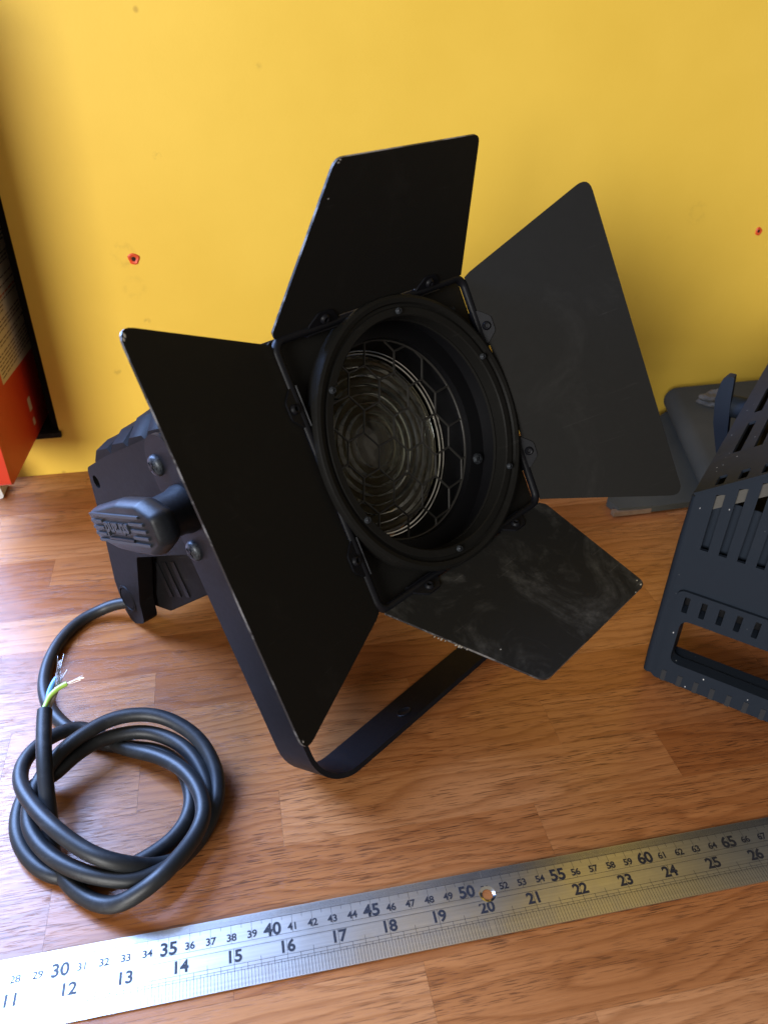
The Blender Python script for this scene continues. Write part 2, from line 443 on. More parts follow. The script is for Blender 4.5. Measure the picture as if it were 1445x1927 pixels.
# wall plugs
def wall_plug(x, z, s, label, rot):
    t = thing('wall_plug', (x, Y, z), label, 'wall plug', 'orange wall plugs')
    bm = bmesh.new()
    n = 14; rings = []
    for (rr, yy) in ((.0045, 0.0008), (.0046, -.0006), (.0036, -.0012), (.0019, -.0008), (.0016, .002)):
        rings.append([bm.verts.new((s * rr * (1 + .14 * math.sin(3 * a_ + rot) + .08 * math.sin(5 * a_)) * math.cos(a_), yy, s * rr * (1.12 + .12 * math.cos(2 * a_ + rot)) * math.sin(a_))) for a_ in [2 * math.pi * i / n for i in range(n)]])
    for A, B in zip(rings[:-1], rings[1:]):
        for i in range(n): bm.faces.new((A[i], A[(i + 1) % n], B[(i + 1) % n], B[i]))
    finish(bm, 'collar', M['plug'], t)
    bm = bmesh.new(); prism(bm, circ(0, 0, .0017 * s, 10), [], lambda a, b, h: (a, h, b), -.0009, -.0001)
    finish(bm, 'screw_hole', M['hole'], t)
wall_plug(-.1147, .1999, 1.0, 'orange plastic plug in the yellow wall above the left barn door', .4)
wall_plug(.4707, .2010, .75, 'small orange plug in the yellow wall at the right edge', 1.9)

# ------------------------------------------------------------------ steel ruler
RW = .0341; RT = .001
ruler = thing('steel_ruler', (.05, -RW / 2, 0), 'steel ruler with centimetre and inch scales lying along the worktop front', 'ruler')
RI = Matrix.Translation(ruler.location).inverted()
hx, hy = .0605, -.0128
bm = bmesh.new()
prism(bm, [Vector(p) for p in ((-.45, -RW), (.56, -RW), (.56, 0), (-.45, 0))], [circ(hx, hy, .0043, 40)], lambda a, b, h: (a, b, h), 0.0002, RT)
o = finish(bm, 'blade', M['steel'], ruler, smooth=False); o.matrix_parent_inverse = RI
bm = bmesh.new(); lathe(bm, [(.00428, RT + .00002), (.0040, RT - .00005), (.0028, .0003), (.0028, .0002)], 40, centre=(hx, hy, 0))
o = finish(bm, 'hole_chamfer', M['metal_rim'], ruler); o.matrix_parent_inverse = RI
ZM = RT + .00008
bm = bmesh.new()
def q(x0, y0, x1, y1):
    bm.faces.new([bm.verts.new((a, b, ZM)) for a, b in ((x0, y0), (x1, y0), (x1, y1), (x0, y1))])
def inhole(x, y): return (x - hx) ** 2 + (y - hy) ** 2 < .0047 ** 2
def vt(x, ya, yb, w=.00016):
    n = max(1, int(abs(yb - ya) / .001))
    if not any(inhole(x, ya + (yb - ya) * i / n) for i in range(n + 1)): q(x - w / 2, min(ya, yb), x + w / 2, max(ya, yb))
for y in (-.0041, -.0131, -.0158, -.0232, -.0250, -.0262):
    w = .00015
    if abs(y - hy) < .0046:
        d = math.sqrt(.0047 ** 2 - (y - hy) ** 2)
        q(-.45, y - w / 2, hx - d, y + w / 2); q(hx + d, y - w / 2, .56, y + w / 2)
    else: q(-.45, y - w / 2, .56, y + w / 2)
for i in range(400, 1560):
    s = i * .0005; x = s - .45
    if i % 20 == 0: vt(x, -.0003, -.0131)
    elif i % 10 == 0: vt(x, -.0003, -.0061)
    else: vt(x, -.0003, -.0041, .00013)
for i in range(8 * 16, 31 * 16):
    x = i * .0254 / 16 - .45
    top = -.0262
    if i % 16 == 0: top = -.0158
    elif i % 8 == 0: top = -.0212
    elif i % 4 == 0: top = -.0232
    elif i % 2 == 0: top = -.0250
    vt(x, -RW + .0003, top, .00018)
o = finish(bm, 'scale_marks', M['mark'], ruler, smooth=False); o.matrix_parent_inverse = RI; o['kind'] = 'stuff'
def numeral(n, x, ybase, h, bold, cut=None):
    me = text_mesh(str(n), h / .70, bold)
    bm = bmesh.new(); bm.from_mesh(me); bpy.data.meshes.remove(me)
    if cut: bmesh.ops.bisect_plane(bm, geom=bm.verts[:] + bm.edges[:] + bm.faces[:], plane_co=(0, cut[0] - ybase, 0), plane_no=(0, cut[1], 0), clear_outer=True)
    o = finish(bm, 'numeral', M['mark'], ruler, smooth=False)
    o.matrix_parent_inverse = RI; o.location = (x + .0001, ybase, ZM + .00003)
for n in range(22, 74):
    if n % 5 == 0: numeral(n, n / 100 - .45, -.0126, .0060, .00026)
    else: numeral(n, n / 100 - .45, -.0118, .0035, .00013, (hy + .0041, -1) if n == 51 else None)
for n in range(9, 30):
    if n == 20: continue
    numeral(n, n * .0254 - .45, -.0220, .0056, .00026)
numeral(20, 20 * .0254 - .45, -.0220, .0056, .00026, (hy - .0044, 1))

# ------------------------------------------------------------------ the stage light
LC = Vector((0.0611, 0.1529, 0.1832))
LM = Matrix(((0.80977571, -0.29139212, 0.50926803, LC.x), (0.58673694, 0.39956932, -0.70433239, LC.y), (0.00174903, 0.86915763, 0.49453205, LC.z), (0, 0, 0, 1)))
lamp = thing('stage_light', (0.02, .16, 0), 'black stage spotlight with four open barn doors standing on its yoke', 'spotlight')
REL = Matrix.Translation(lamp.location).inverted() @ LM
def LP(o):   # part of the lamp, mesh given in lamp space (x right, y up, z along the beam)
    o.parent = lamp; o.matrix_local = REL; return o
S2 = .074
# barn-door ring
bm = bmesh.new()
lathe(bm, [(.0656, -.006), (.0656, .0015), (.0662, .0022), (.0700, .0024), (.0706, .0012), (.0722, .0012), (.0728, .0030), (.0750, .0038), (.0768, .0032), (.0776, .0016), (.0776, -.006)], 96, closed_prof=True)
ring = LP(finish(bm, 'ring', M['ring'], None))
for k in range(6):
    a = math.radians(22 + 60 * k)
    bm = bmesh.new()
    lathe(bm, [(.0001, .0014), (.0006, .0014), (.0006, .0022), (.0013, .0021), (.0019, .0013), (.0019, -.0002)], 14)
    s = finish(bm, 'screw', M['screw'], ring); s.location = (.0682 * math.cos(a), .0682 * math.sin(a), .0023)
# carrier plate behind the ring, with a round hole
bm = bmesh.new()
prism(bm, rect(-.0752, -.0752, .0752, .0752, .006), [circ(0, 0, .0655, 64)], lambda a, b, h: (a, b, h), -.0085, -.0068)
LP(finish(bm, 'carrier_plate', M['black'], None, bevel=.0002, segs=1))
# collar in front of the lens housing : open where the colour frame slides in
bm = bmesh.new()
for a0, a1 in ((0, 360),):
    lathe(bm, [(.0705, -.030), (.0705, -.0087), (.0722, -.0087), (.0722, -.030)], 80, math.radians(a0), math.radians(a1), closed_prof=True)
LP(finish(bm, 'collar', M['dark_in'], None))
for sx, sy in ((.062, .058), (-.070, .052), (-.02, -.0745), (-.0735, -.02)):
    bm = bmesh.new(); lathe(bm, [(.0001, .0016), (.0012, .0014), (.0018, .0004), (.0018, -.001)], 12)
    s = LP(finish(bm, 'bolt', M['screw'], None)); s.matrix_local = REL @ Matrix.Translation((sx, sy, -.0066))
# rod frame
bm = bmesh.new()
path = []
for (cx, cy, a0) in ((S2 - .007, S2 - .007, 0), (-S2 + .007, S2 - .007, 90), (-S2 + .007, -S2 + .007, 180), (S2 - .007, -S2 + .007, 270)):
    for k in range(9):
        a = math.radians(a0 + 90 * k / 8); path.append(Vector((cx + .007 * math.cos(a), cy + .007 * math.sin(a), -.0022)))
full = []
for i, p in enumerate(path):
    nx = path[(i + 1) % len(path)]
    full.append(p)
    if (nx - p).length > .02:
        for k in range(1, 6): full.append(p.lerp(nx, k / 6))
tube(bm, full, .0025, 12, closed=True)
LP(finish(bm, 'rod_frame', M['black_scratch'], None))
# barn doors
CHIPS = {}
CHIPS[(0, -1)] = [(-.0748 + (.0748 - .0512) * t_ + .0006, .0068 + .0808 * t_, rr_) for t_, rr_ in ((.30, .0006), (.325, .0005), (.345, .0008), (.37, .0005), (.44, .0007), (.46, .0010), (.475, .0007), (.51, .0005))] + [(.0480, .0862, .0008), (.0497, .0830, .0006), (.040, .0874, .0005), (-.050, .060, .0005)]
CHIPS[(-1, 0)] = [(-.0940, .0838, .0010), (-.0925, .0850, .0008), (.0930, .0845, .0006)]
CHIPS[(0, 1)] = [(.0490, .0835, .0007), (.0480, .0846, .0006), (.0515, .068, .0005)]
M['chip'] = plain('chipped_bare_metal', (.45, .45, .44), .4, .3)
def door(ox, oy, ang, Lf, w, material, label, gap=.0017):
    out = Vector((ox, oy, 0)); al = Vector((-oy, ox, 0)) if True else None
    th = math.radians(ang)
    d = out * math.cos(th) + Vector((0, 0, math.sin(th)))
    n = al.cross(d).normalized()
    if n.z < 0: n = -n
    o0 = out * S2 + Vector((0, 0, -.0022))
    hw = .0748
    poly = [(-hw + .002, gap), (-.052, gap), (-.052, gap - .0012), (-.030, gap - .0012), (-.030, gap + .0016), (.030, gap + .0016), (.030, gap - .0012), (.052, gap - .0012), (.052, gap), (hw - .002, gap), (hw, gap + .004), (w, Lf), (-w, Lf)]
    outl = rounded(poly, [0, 0, 0, 0, 0, 0, 0, 0, 0, 0, .002, .0065, .0065])
    T = lambda a, b, h: o0 + al * a + d * b + n * h
    bm = bmesh.new(); prism(bm, outl, [], T, -.0006, .0006, edge_mat=1)
    fl = LP(finish(bm, 'barn_door', None, None, smooth=False, bevel=.00018, segs=1, mats=[material, M['worn']]))
    fl['label'] = label
    for (ca, cb, cr) in CHIPS.get((ox, oy), ()):
        bm = bmesh.new(); k0 = random.uniform(0, 6)
        prism(bm, [Vector((ca + cr * (1 + .4 * math.sin(3 * t_ + k0)) * math.cos(t_), cb + .6 * cr * math.sin(t_))) for t_ in [2 * math.pi * i_ / 7 for i_ in range(7)]], [], T, .0004, .00068)
        finish(bm, 'paint_chip', M['chip'], fl, smooth=False)
    for cpos in (-.0405, .0415):
        # clip : sheet tab wrapped round the rod and riveted to the door
        bm = bmesh.new()
        tab = rounded([(cpos - .0105, -.001), (cpos + .0105, -.001), (cpos + .0100, .0030), (cpos + .0045, .0092), (cpos - .0045, .0092), (cpos - .0100, .0030)], [0, 0, .002, .003, .003, .002], 3)
        prism(bm, tab, [], T, .0007, .0017)
        # wrap
        path_n = 9; rows = []
        for k in range(path_n):
            a = math.radians(20 + 250 * k / (path_n - 1))
            for rr in (.0027, .0035):
                rows.append([o0 + al * (cpos + e) + d * (-math.sin(a) * rr) + n * (math.cos(a) * rr) for e in (-.0105, .0105)])
        vv = [[bm.verts.new(p) for p in row] for row in rows]
        for k in range(path_n - 1):
            i0, i1, j0, j1 = vv[2 * k], vv[2 * k + 1], vv[2 * k + 2], vv[2 * k + 3]
            bm.faces.new((i1[0], i1[1], j1[1], j1[0])); bm.faces.new((i0[0], j0[0], j0[1], i0[1]))
            bm.faces.new((i0[0], i1[0], j1[0], j0[0])); bm.faces.new((i0[1], j0[1], j1[1], i1[1]))
        for e in (0, 2 * path_n - 2):
            bm.faces.new((vv[e][0], vv[e][1], vv[e + 1][1], vv[e + 1][0]))
        # cut plate behind
        prism(bm, [Vector(p) for p in ((cpos - .012, .0005), (cpos + .009, .0005), (cpos + .009, .0118), (cpos - .012, .0118))], [], T, -.0014, -.0007)
        cl = finish(bm, 'hinge_clip', M['black_scratch'], fl, smooth=True, bevel=0)
        bm = bmesh.new()
        lathe(bm, [(.0001, -.0006), (.0010, -.0005), (.0012, .0014), (.0018, .0016), (.0025, .0010), (.0028, .0), (.0028, -.001)], 18)
        rv = finish(bm, 'rivet', M['black_scratch'], fl)
        Rm = Matrix((al, d, n)).transposed().to_4x4(); Rm.translation = T(cpos, .0050, .0018); rv.matrix_local = Rm
    return fl
door(-1, 0, 15.2, .0862, .0985, M['black'], 'large left barn door, opened wide')
door(1, 0, 48.6, .0866, .1005, M['black'], 'large right barn door, half open')
door(0, 1, 45.1, .0855, .0510, M['black'], 'upper small barn door')
door(0, -1, 56.8, .0876, .0512, M['black_dusty'], 'lower small barn door with pale dusty smears')
# lens housing
bm = bmesh.new()
prism(bm, rect(-.071, -.071, .071, .071, .01), [circ(0, 0, .0592, 64)], lambda a, b, h: (a, b, h), -.0235, -.0215)
LP(finish(bm, 'front_plate', M['dark_in'], None, bevel=.0004))
bm = bmesh.new()
prism(bm, rect(-.0712, -.0712, .0712, .0712, .01), [rect(-.0692, -.0692, .0692, .0692, .009)], lambda a, b, h: (a, b, h), -.085, -.0237)
LP(finish(bm, 'lens_housing', M['dark_in'], None))
bm = bmesh.new(); lathe(bm, [(.0592, -.022), (.0602, -.0217), (.0602, -.060), (.0592, -.060)], 80, closed_prof=True)
lt = LP(finish(bm, 'lens_tube', M['dark_in'], None))
for a, rr in ((-32, .0645), (200, .0645), (95, .0645)):
    bm = bmesh.new(); lathe(bm, [(.0001, .0012), (.0010, .0012), (.0012, .0022), (.0030, .0018), (.0036, .0004), (.0036, -.001)], 18)
    s = LP(finish(bm, 'bolt', M['screw'], None)); s.matrix_local = REL @ Matrix.Translation((rr * math.cos(math.radians(a)), rr * math.sin(math.radians(a)), -.0212))
# guard : hexagonal wire mesh in front of the lens
side = .0130; rot = -math.radians(27.6)
edges = set()
def hv(qc, rc, i):
    cx = side * math.sqrt(3) * (qc + rc / 2); cy = side * 1.5 * rc
    a = math.radians(60 * i + 30)
    x, y = cx + side * math.cos(a), cy + side * math.sin(a)
    return (round(x * math.cos(rot) - y * math.sin(rot) + .0045 - .0118, 5), round(x * math.sin(rot) + y * math.cos(rot) + .0343 - .022, 5))
for qc in range(-7, 8):
    for rc in range(-7, 8):
        pts = [hv(qc, rc, i) for i in range(6)]
        for i in range(6):
            e = tuple(sorted((pts[i], pts[(i + 1) % 6]))); edges.add(e)
uniq = []
def near(e, g): return all(abs(e[i][j] - g[i][j]) < 2e-4 for i in (0, 1) for j in (0, 1))
for e in edges:
    if not any(near(e, g) for g in uniq): uniq.append(e)
bm = bmesh.new(); GR = .0588; GZ = -.0265
for a, b in uniq:
    a, b = Vector(a), Vector(b)
    if a.length > GR and b.length > GR: continue
    if a.length > GR: a, b = b, a
    if b.length > GR:
        t0, t1 = 0, 1
        for _ in range(20):
            tm = (t0 + t1) / 2
            if (a + (b - a) * tm).length < GR: t0 = tm
            else: t1 = tm
        b = a + (b - a) * t0
    d = (b - a)
    if d.length < 1e-4: continue
    pth = [Vector((a.x, a.y, GZ)), Vector((b.x, b.y, GZ))]
    tube(bm, pth, .0007, 6)
tube(bm, [Vector((GR * math.cos(2 * math.pi * i / 90), GR * math.sin(2 * math.pi * i / 90), GZ)) for i in range(90)], .0008, 8, closed=True)
LP(finish(bm, 'hex_guard', M['wire'], None))
# fresnel lens
bm = bmesh.new()
zl = -.0500; steps = 7; prof = [(.0001, zl + .0065)]
R_in = 0.014
prof += [(.005, zl + .0062), (.010, zl + .0050), (R_in, zl + .0030)]
edgesr = [R_in] + [R_in + (.0535 - R_in) * ((i + 1) / steps) for i in range(steps)]
for i in range(steps):
    a, b = edgesr[i], edgesr[i + 1]
    prof += [(a + .0003, zl + .0058), ((a + b) / 2, zl + .0046), (b - .0002, zl + .0008)]
prof += [(.0545, zl + .0012), (.0545, zl - .004), (.0001, zl - .004)]
lathe(bm, prof, 96)
LP(finish(bm, 'fresnel_lens', M['glass'], None))
bm = bmesh.new()
for rr, zz, rad in ((.0549, zl + .0045, .0007), (.0568, zl + .0058, .0006)):
    tube(bm, [Vector((rr * math.cos(2 * math.pi * i / 90), rr * math.sin(2 * math.pi * i / 90), zz)) for i in range(90)], rad, 8, closed=True)
LP(finish(bm, 'lens_spring', M['metal_rim'], None))
# reflector and lamp carrier inside the housing
bm = bmesh.new(); lathe(bm, [(.0001, -.104), (.010, -.1032), (.018, -.100), (.024, -.094), (.026, -.090)], 48)
LP(finish(bm, 'reflector', M['reflector'], None))
bm = bmesh.new(); lathe(bm, [(.001, -.130), (.058, -.130), (.0590, -.110), (.0592, -.0605)], 64)
LP(finish(bm, 'inner_housing', M['grey_int'], None))
# main housing
bm = bmesh.new()
prof = rounded([(-.066, .060), (-.060, -.060), (-.140, -.053), (-.205, -.066), (-.238, -.060), (-.232, -.030), (-.190, .030), (-.170, .042)], .006, 4)
prism(bm, prof, [], lambda a, b, h: (h, b, a), -.0965, .0965)
bm.normal_update()
bmesh.ops.delete(bm, geom=[fc for fc in bm.faces if fc.calc_center_median().z > -.0672 and abs(fc.normal.z) > .6], context='FACES')
LP(finish(bm, 'housing', M['cast'], None, bevel=.0015))
# vertical vents of the lower housing, left end
for k in range(3):
    bm = bmesh.new(); z = -.165 - .0125 * k
    box(bm, (-.0973, -.054, z - .0025), (-.0960, -.028, z + .0025))
    LP(finish(bm, 'vent_slot', M['dark_in'], None, bevel=.0005))
# louvred top cover : overlapping arched slabs, one behind the other
for k in range(5):
    z1 = -.050 - .0265 * k; z0 = z1 - .0275
    top = .0790 - .0042 * k
    bm = bmesh.new()
    n = 22; rows = []
    for i in range(n + 1):
        t = -1 + 2 * i / n; xx = .1075 * t
        e = (1 - abs(t) ** 4.0)
        yt = .056 + (top - .056) * e ** .4
        rows.append([bm.verts.new(p) for p in ((xx, yt - .014, z1), (xx, yt - .0045, z1), (xx, yt - .0010, z1 - .003), (xx, yt, z0 + .008), (xx, yt - .0060, z0 - .001), (xx, yt - .014, z0 - .001))])
    for A, B in zip(rows[:-1], rows[1:]):
        for j in range(6): bm.faces.new((A[j], A[(j + 1) % 6], B[(j + 1) % 6], B[j]))
    bm.faces.new(rows[0]); bm.faces.new(rows[-1][::-1])
    LP(finish(bm, 'top_louvre', M['cast'], None, bevel=.0008, segs=2))
# side plates
def sideplate(sgn):
    def X(z, h): return sgn * (.119 + (-.08 - z) * -.0625 - h)
    poly = rounded([(-.055, .0535), (-.150, .0510), (-.190, .0480), (-.2135, .0085), (-.2450, -.0360), (-.2530, -.0590), (-.2470, -.0705), (-.2230, -.0690), (-.2130, -.0520), (-.1760, -.0165), (-.0950, -.0150), (-.0550, -.016)],
                   [.004, 0, .008, 0, .004, .012, .012, .012, .003, .006, .003, .003], 5)
    bm = bmesh.new()
    prism(bm, poly, [circ(-.1845, .0375, .0046, 20)], lambda a, b, h: (X(a, h), b, a), 0, .011)
    o = LP(finish(bm, 'side_plate', M['cast'], None, bevel=.0022, segs=3)); return X
X = sideplate(-1); sideplate(1)
for sgn in (-1, 1):
    bm = bmesh.new()
    lathe(bm, [(.0001, .0010), (.0080, .0010), (.0083, .0004), (.0088, .0004), (.0091, .0013), (.0102, .0011), (.0107, .0003), (.0108, -.003)], 36)
    o = finish(bm, 'round_cap', M['cast'], None); LP(o)
    xx = sgn * (.119 + (-.08 + .2335) * -.0625)
    o.matrix_local = REL @ Matrix.Translation((xx, -.0490, -.2325)) @ Matrix.Rotation(sgn * math.pi / 2, 4, 'Y')
    bm = bmesh.new()
    lathe(bm, [(.0046, .0002), (.0056, .0002), (.0058, -.001)], 24)
# yoke
YX = .1227; YZ0 = -.0795; YZ1 = -.048; YB = -.1625; TH = .003
bm = bmesh.new()
def arc(cx, cy, r0, a0, a1, n=10): return [Vector((cx + r0 * math.cos(math.radians(a0 + (a1 - a0) * i / n)), cy + r0 * math.sin(math.radians(a0 + (a1 - a0) * i / n)))) for i in range(n + 1)]
RB = .024
inner = [Vector((-YX + TH, .02))] + arc(-YX + TH + RB, YB + RB, RB, 180, 270) + arc(YX - TH - RB, YB + RB, RB, 270, 360) + [Vector((YX - TH, .02))]
outer = [Vector((-YX, .02))] + arc(-YX + TH + RB, YB + RB, RB + TH, 180, 270) + arc(YX - TH - RB, YB + RB, RB + TH, 270, 360) + [Vector((YX, .02))]
ia = [[bm.verts.new((p.x, p.y, z)) for p in inner] for z in (YZ0, YZ1)]
oa = [[bm.verts.new((p.x, p.y, z)) for p in outer] for z in (YZ0, YZ1)]
n = len(inner)
for i in range(n - 1):
    bm.faces.new((ia[0][i], ia[0][i + 1], ia[1][i + 1], ia[1][i])); bm.faces.new((oa[0][i], oa[1][i], oa[1][i + 1], oa[0][i + 1]))
    bm.faces.new((ia[0][i], oa[0][i], oa[0][i + 1], ia[0][i + 1])); bm.faces.new((ia[1][i], ia[1][i + 1], oa[1][i + 1], oa[1][i]))
for sgn, i in ((-1, 0), (1, n - 1)):
    # rounded upper ends
    zc = (YZ0 + YZ1) / 2; rr = (YZ1 - YZ0) / 2
    pts = [Vector((zc + rr * math.cos(math.radians(t)), .0385 + rr * math.sin(math.radians(t)))) for t in range(0, 181, 12)]
    A = [bm.verts.new((sgn * (YX - TH), p.y, p.x)) for p in pts]; B = [bm.verts.new((sgn * YX, p.y, p.x)) for p in pts]
    fa = [ia[1][i]] + A + [ia[0][i]]; fb = [oa[1][i]] + B + [oa[0][i]]
    bm.faces.new(fa); bm.faces.new(fb[::-1])
    for k in range(len(fa) - 1): bm.faces.new((fa[k], fa[k + 1], fb[k + 1], fb[k]))
yoke = LP(finish(bm, 'yoke', M['black_scratch'], None, bevel=.0006, segs=2))
bm = bmesh.new(); lathe(bm, [(.0001, .00012), (.0038, .00012), (.0044, .0005), (.0050, .0001)], 24)
hb = finish(bm, 'mounting_hole', M['dark_in'], yoke); hb.matrix_local = Matrix.Translation((-.044, YB + .0001, -.060)) @ Matrix.Rotation(-math.pi / 2, 4, 'X') @ Matrix.Scale(1, 4)
# pan-head screws of the yoke arm
def pan_screw(loc, sgn):
    bm = bmesh.new()
    lathe(bm, [(.0001, .0036), (.0030, .0034), (.0052, .0024), (.0060, .0010), (.0060, 0), (.0072, -.0001), (.0072, -.001)], 28)
    o = LP(finish(bm, 'screw', M['screw'], None))
    o.matrix_local = REL @ Matrix.Translation(loc) @ Matrix.Rotation(sgn * math.pi / 2, 4, 'Y') @ Matrix.Rotation(.5, 4, 'Z')
    bm = bmesh.new()
    box(bm, (-.0029, -.0007, .0020), (.0029, .0007, .0039)); box(bm, (-.0007, -.0029, .00205), (.0007, .0029, .00395))
    c = finish(bm, 'cross_slot', M['dark_in'], o, smooth=False)
for sgn in (-1, 1):
    pan_screw((sgn * YX, .0383, -.0700), sgn); pan_screw((sgn * YX, -.0111, -.0705), sgn)
# T-shaped tilt knob on the left arm
AX = (.0128, -.0608)
bm = bmesh.new()
lathe(bm, [(.0135, -YX + .0002), (.0135, -YX - .002), (.0122, -YX - .006), (.0118, -.1450), (.0001, -.1450)], 32, axis='x', centre=(0, AX[0], AX[1]))
hub = LP(finish(bm, 'knob_hub', M['rubber'], None))
bm = bmesh.new()
KL = .0365
kp = [(-KL, -.0085), (-KL * .45, -.0140), (.0, -.0150), (KL * .62, -.0150), (KL, -.0075), (KL, .0075), (KL * .62, .0140), (0, .0140), (-KL * .45, .0115), (-KL, .0085)]
kp = rounded(kp, [.003, .01, .01, .006, .005, .005, .006, .01, .01, .003], 4)
ta = math.radians(-7)
def KT(a, b, h):
    y = b * math.cos(ta) + a * math.sin(ta); z = a * math.cos(ta) - b * math.sin(ta)
    return (-.1435 - h, AX[0] + .004 + y, AX[1] - .001 + z)
lay = [(0, .80, .62), (.0012, .90, .80), (.0034, .97, .94), (.0064, 1, 1), (.0095, .985, .97), (.0120, .94, .90), (.0131, .90, .83), (.0135, .86, .77)]
rws = [[bm.verts.new(KT(p.x * (KL - (1 - sa) * .022) / KL, p.y * sb, h)) for p in kp] for h, sa, sb in lay]
for A, B in zip(rws[:-1], rws[1:]):
    for j in range(len(kp)): bm.faces.new((A[j], A[(j + 1) % len(kp)], B[(j + 1) % len(kp)], B[j]))
bm.faces.new(rws[0][::-1]); bm.faces.new(rws[-1])
knob = LP(finish(bm, 'tilt_knob', M['rubber'], None))
# ribs and lettering on the knob face
for b_, spans in ((.0072, [(-.031, .024)]), (.0036, [(-.0315, -.019), (.012, .0265)]), (.0, [(-.0315, -.019), (.012, .0275)]), (-.0036, [(-.0315, -.019), (.012, .0275)]), (-.0072, [(-.030, .0265)])):
    for a0, a1 in spans:
        bm = bmesh.new()
        prism(bm, [Vector(p) for p in ((a0, b_ - .0007), (a1, b_ - .0007), (a1, b_ + .0007), (a0, b_ + .0007))], [], KT, .0125, .0147)
        finish(bm, 'rib', M['rubber_pale'], knob, bevel=.0003, segs=1)
bm = bmesh.new(); prism(bm, [Vector(p) for p in ((-.017, -.0062), (.0105, -.0062), (.0105, -.0050), (-.017, -.0050))], [], KT, .0125, .0147)
finish(bm, 'rib', M['rubber'], knob, bevel=.0003, segs=1)
me = text_mesh('strand', .0104, .0003)
bm = bmesh.new(); bm.from_mesh(me); bpy.data.meshes.remove(me)
ext = bmesh.ops.extrude_face_region(bm, geom=bm.faces[:])
for v in [g for g in ext['geom'] if isinstance(g, bmesh.types.BMVert)]: v.co.z += .0016
for v in bm.verts:
    a, b, h = v.co
    v.co = KT(-a * 1.0 - .0035, -b + .0032, .0133 + h)
finish(bm, 'lettering', M['rubber_pale'], knob)
bm = bmesh.new()
lathe(bm, [(.0118, YX - .0002), (.0118, YX + .012), (.0095, YX + .014), (.0001, YX + .014)], 28, axis='x', centre=(0, AX[0], AX[1]))
LP(finish(bm, 'pivot_boss', M['rubber'], None))

# ------------------------------------------------------------------ power cable
cable = thing('power_cable', (-.13, .07, 0), 'coiled black rubber mains cable with bare wire ends, beside the spotlight', 'cable')
CI = Matrix.Translation(cable.location).inverted()
CP = [(-0.128, 0.240, 0.016), (-0.1426, 0.2447, 0.012), (-0.1541, 0.2465, 0.007), (-0.1682, 0.2408, 0.0044), (-0.1789, 0.2249, 0.0044), (-0.1844, 0.2072, 0.0044), (-0.186, 0.1898, 0.0044), (-0.1845, 0.1743, 0.0044), (-0.1796, 0.1589, 0.0044), (-0.1716, 0.1458, 0.0044), (-0.1613, 0.1342, 0.0044), (-0.1448, 0.1224, 0.0044), (-0.127, 0.1154, 0.0044), (-0.1093, 0.1093, 0.0044), (-0.0971, 0.0973, 0.0044), (-0.0906, 0.081, 0.0044), (-0.0894, 0.0671, 0.0044), (-0.0933, 0.0548, 0.0044), (-0.1028, 0.0443, 0.0044), (-0.1195, 0.0357, 0.0044), (-0.1342, 0.0338, 0.0044), (-0.1489, 0.0346, 0.0044), (-0.1623, 0.0398, 0.0044), (-0.1732, 0.0503, 0.0044), (-0.1802, 0.0621, 0.005), (-0.1835, 0.0753, 0.005), (-0.1822, 0.0887, 0.006), (-0.1759, 0.0953, 0.008), (-0.1656, 0.098, 0.011), (-0.1552, 0.1076, 0.013), (-0.1406, 0.1172, 0.013), (-0.1193, 0.1188, 0.013), (-0.1038, 0.1118, 0.013), (-0.0918, 0.1009, 0.013), (-0.0834, 0.0867, 0.012), (-0.0786, 0.0702, 0.009), (-0.0813, 0.0533, 0.005), (-0.089, 0.0384, 0.006), (-0.1006, 0.027, 0.01), (-0.1136, 0.0216, 0.013), (-0.1279, 0.0243, 0.014), (-0.1439, 0.0314, 0.014), (-0.1591, 0.0432, 0.013), (-0.1697, 0.0566, 0.012), (-0.1752, 0.07, 0.012), (-0.1737, 0.0853, 0.015), (-0.1642, 0.1017, 0.02), (-0.1511, 0.1136, 0.022), (-0.1353, 0.1233, 0.022), (-0.1182, 0.1244, 0.022), (-0.103, 0.1195, 0.021), (-0.0889, 0.1085, 0.019), (-0.0797, 0.0961, 0.016), (-0.074, 0.0797, 0.012), (-0.0748, 0.0641, 0.008), (-0.0823, 0.0477, 0.005), (-0.093, 0.0355, 0.005), (-0.1056, 0.0307, 0.008), (-0.1169, 0.0278, 0.017), (-0.1307, 0.0309, 0.022), (-0.144, 0.0401, 0.023), (-0.1583, 0.0539, 0.024), (-0.1709, 0.0708, 0.021), (-0.1807, 0.088, 0.018), (-0.183, 0.1039, 0.016), (-0.1776, 0.1179, 0.014), (-0.1671, 0.1298, 0.01), (-0.1556, 0.1347, 0.006), (-0.1429, 0.1258, 0.005), (-0.1298, 0.114, 0.006), (-0.1089, 0.0995, 0.012), (-0.0933, 0.0841, 0.016), (-0.0837, 0.067, 0.018), (-0.0808, 0.051, 0.018), (-0.0856, 0.0374, 0.018), (-0.0945, 0.0242, 0.02), (-0.1039, 0.0144, 0.021), (-0.1181, 0.0112, 0.014), (-0.129, 0.0139, 0.008), (-0.14, 0.0211, 0.005), (-0.1491, 0.0298, 0.005), (-0.157, 0.0415, 0.005), (-0.1619, 0.0529, 0.007), (-0.1626, 0.0634, 0.013), (-0.1645, 0.0771, 0.022), (-0.1665, 0.0934, 0.03), (-0.1684, 0.1101, 0.034), (-0.1692, 0.1235, 0.037)]
pp = catmull(CP, 8)
for _ in range(10):
    pp = [pp[0]] + [(pp[i - 1] + pp[i] * 2 + pp[i + 1]) / 4 for i in range(1, len(pp) - 1)] + [pp[-1]]
bm = bmesh.new(); tube(bm, pp, .0043, 20)
o = finish(bm, 'jacket', M['jacket'], cable); o.matrix_parent_inverse = CI
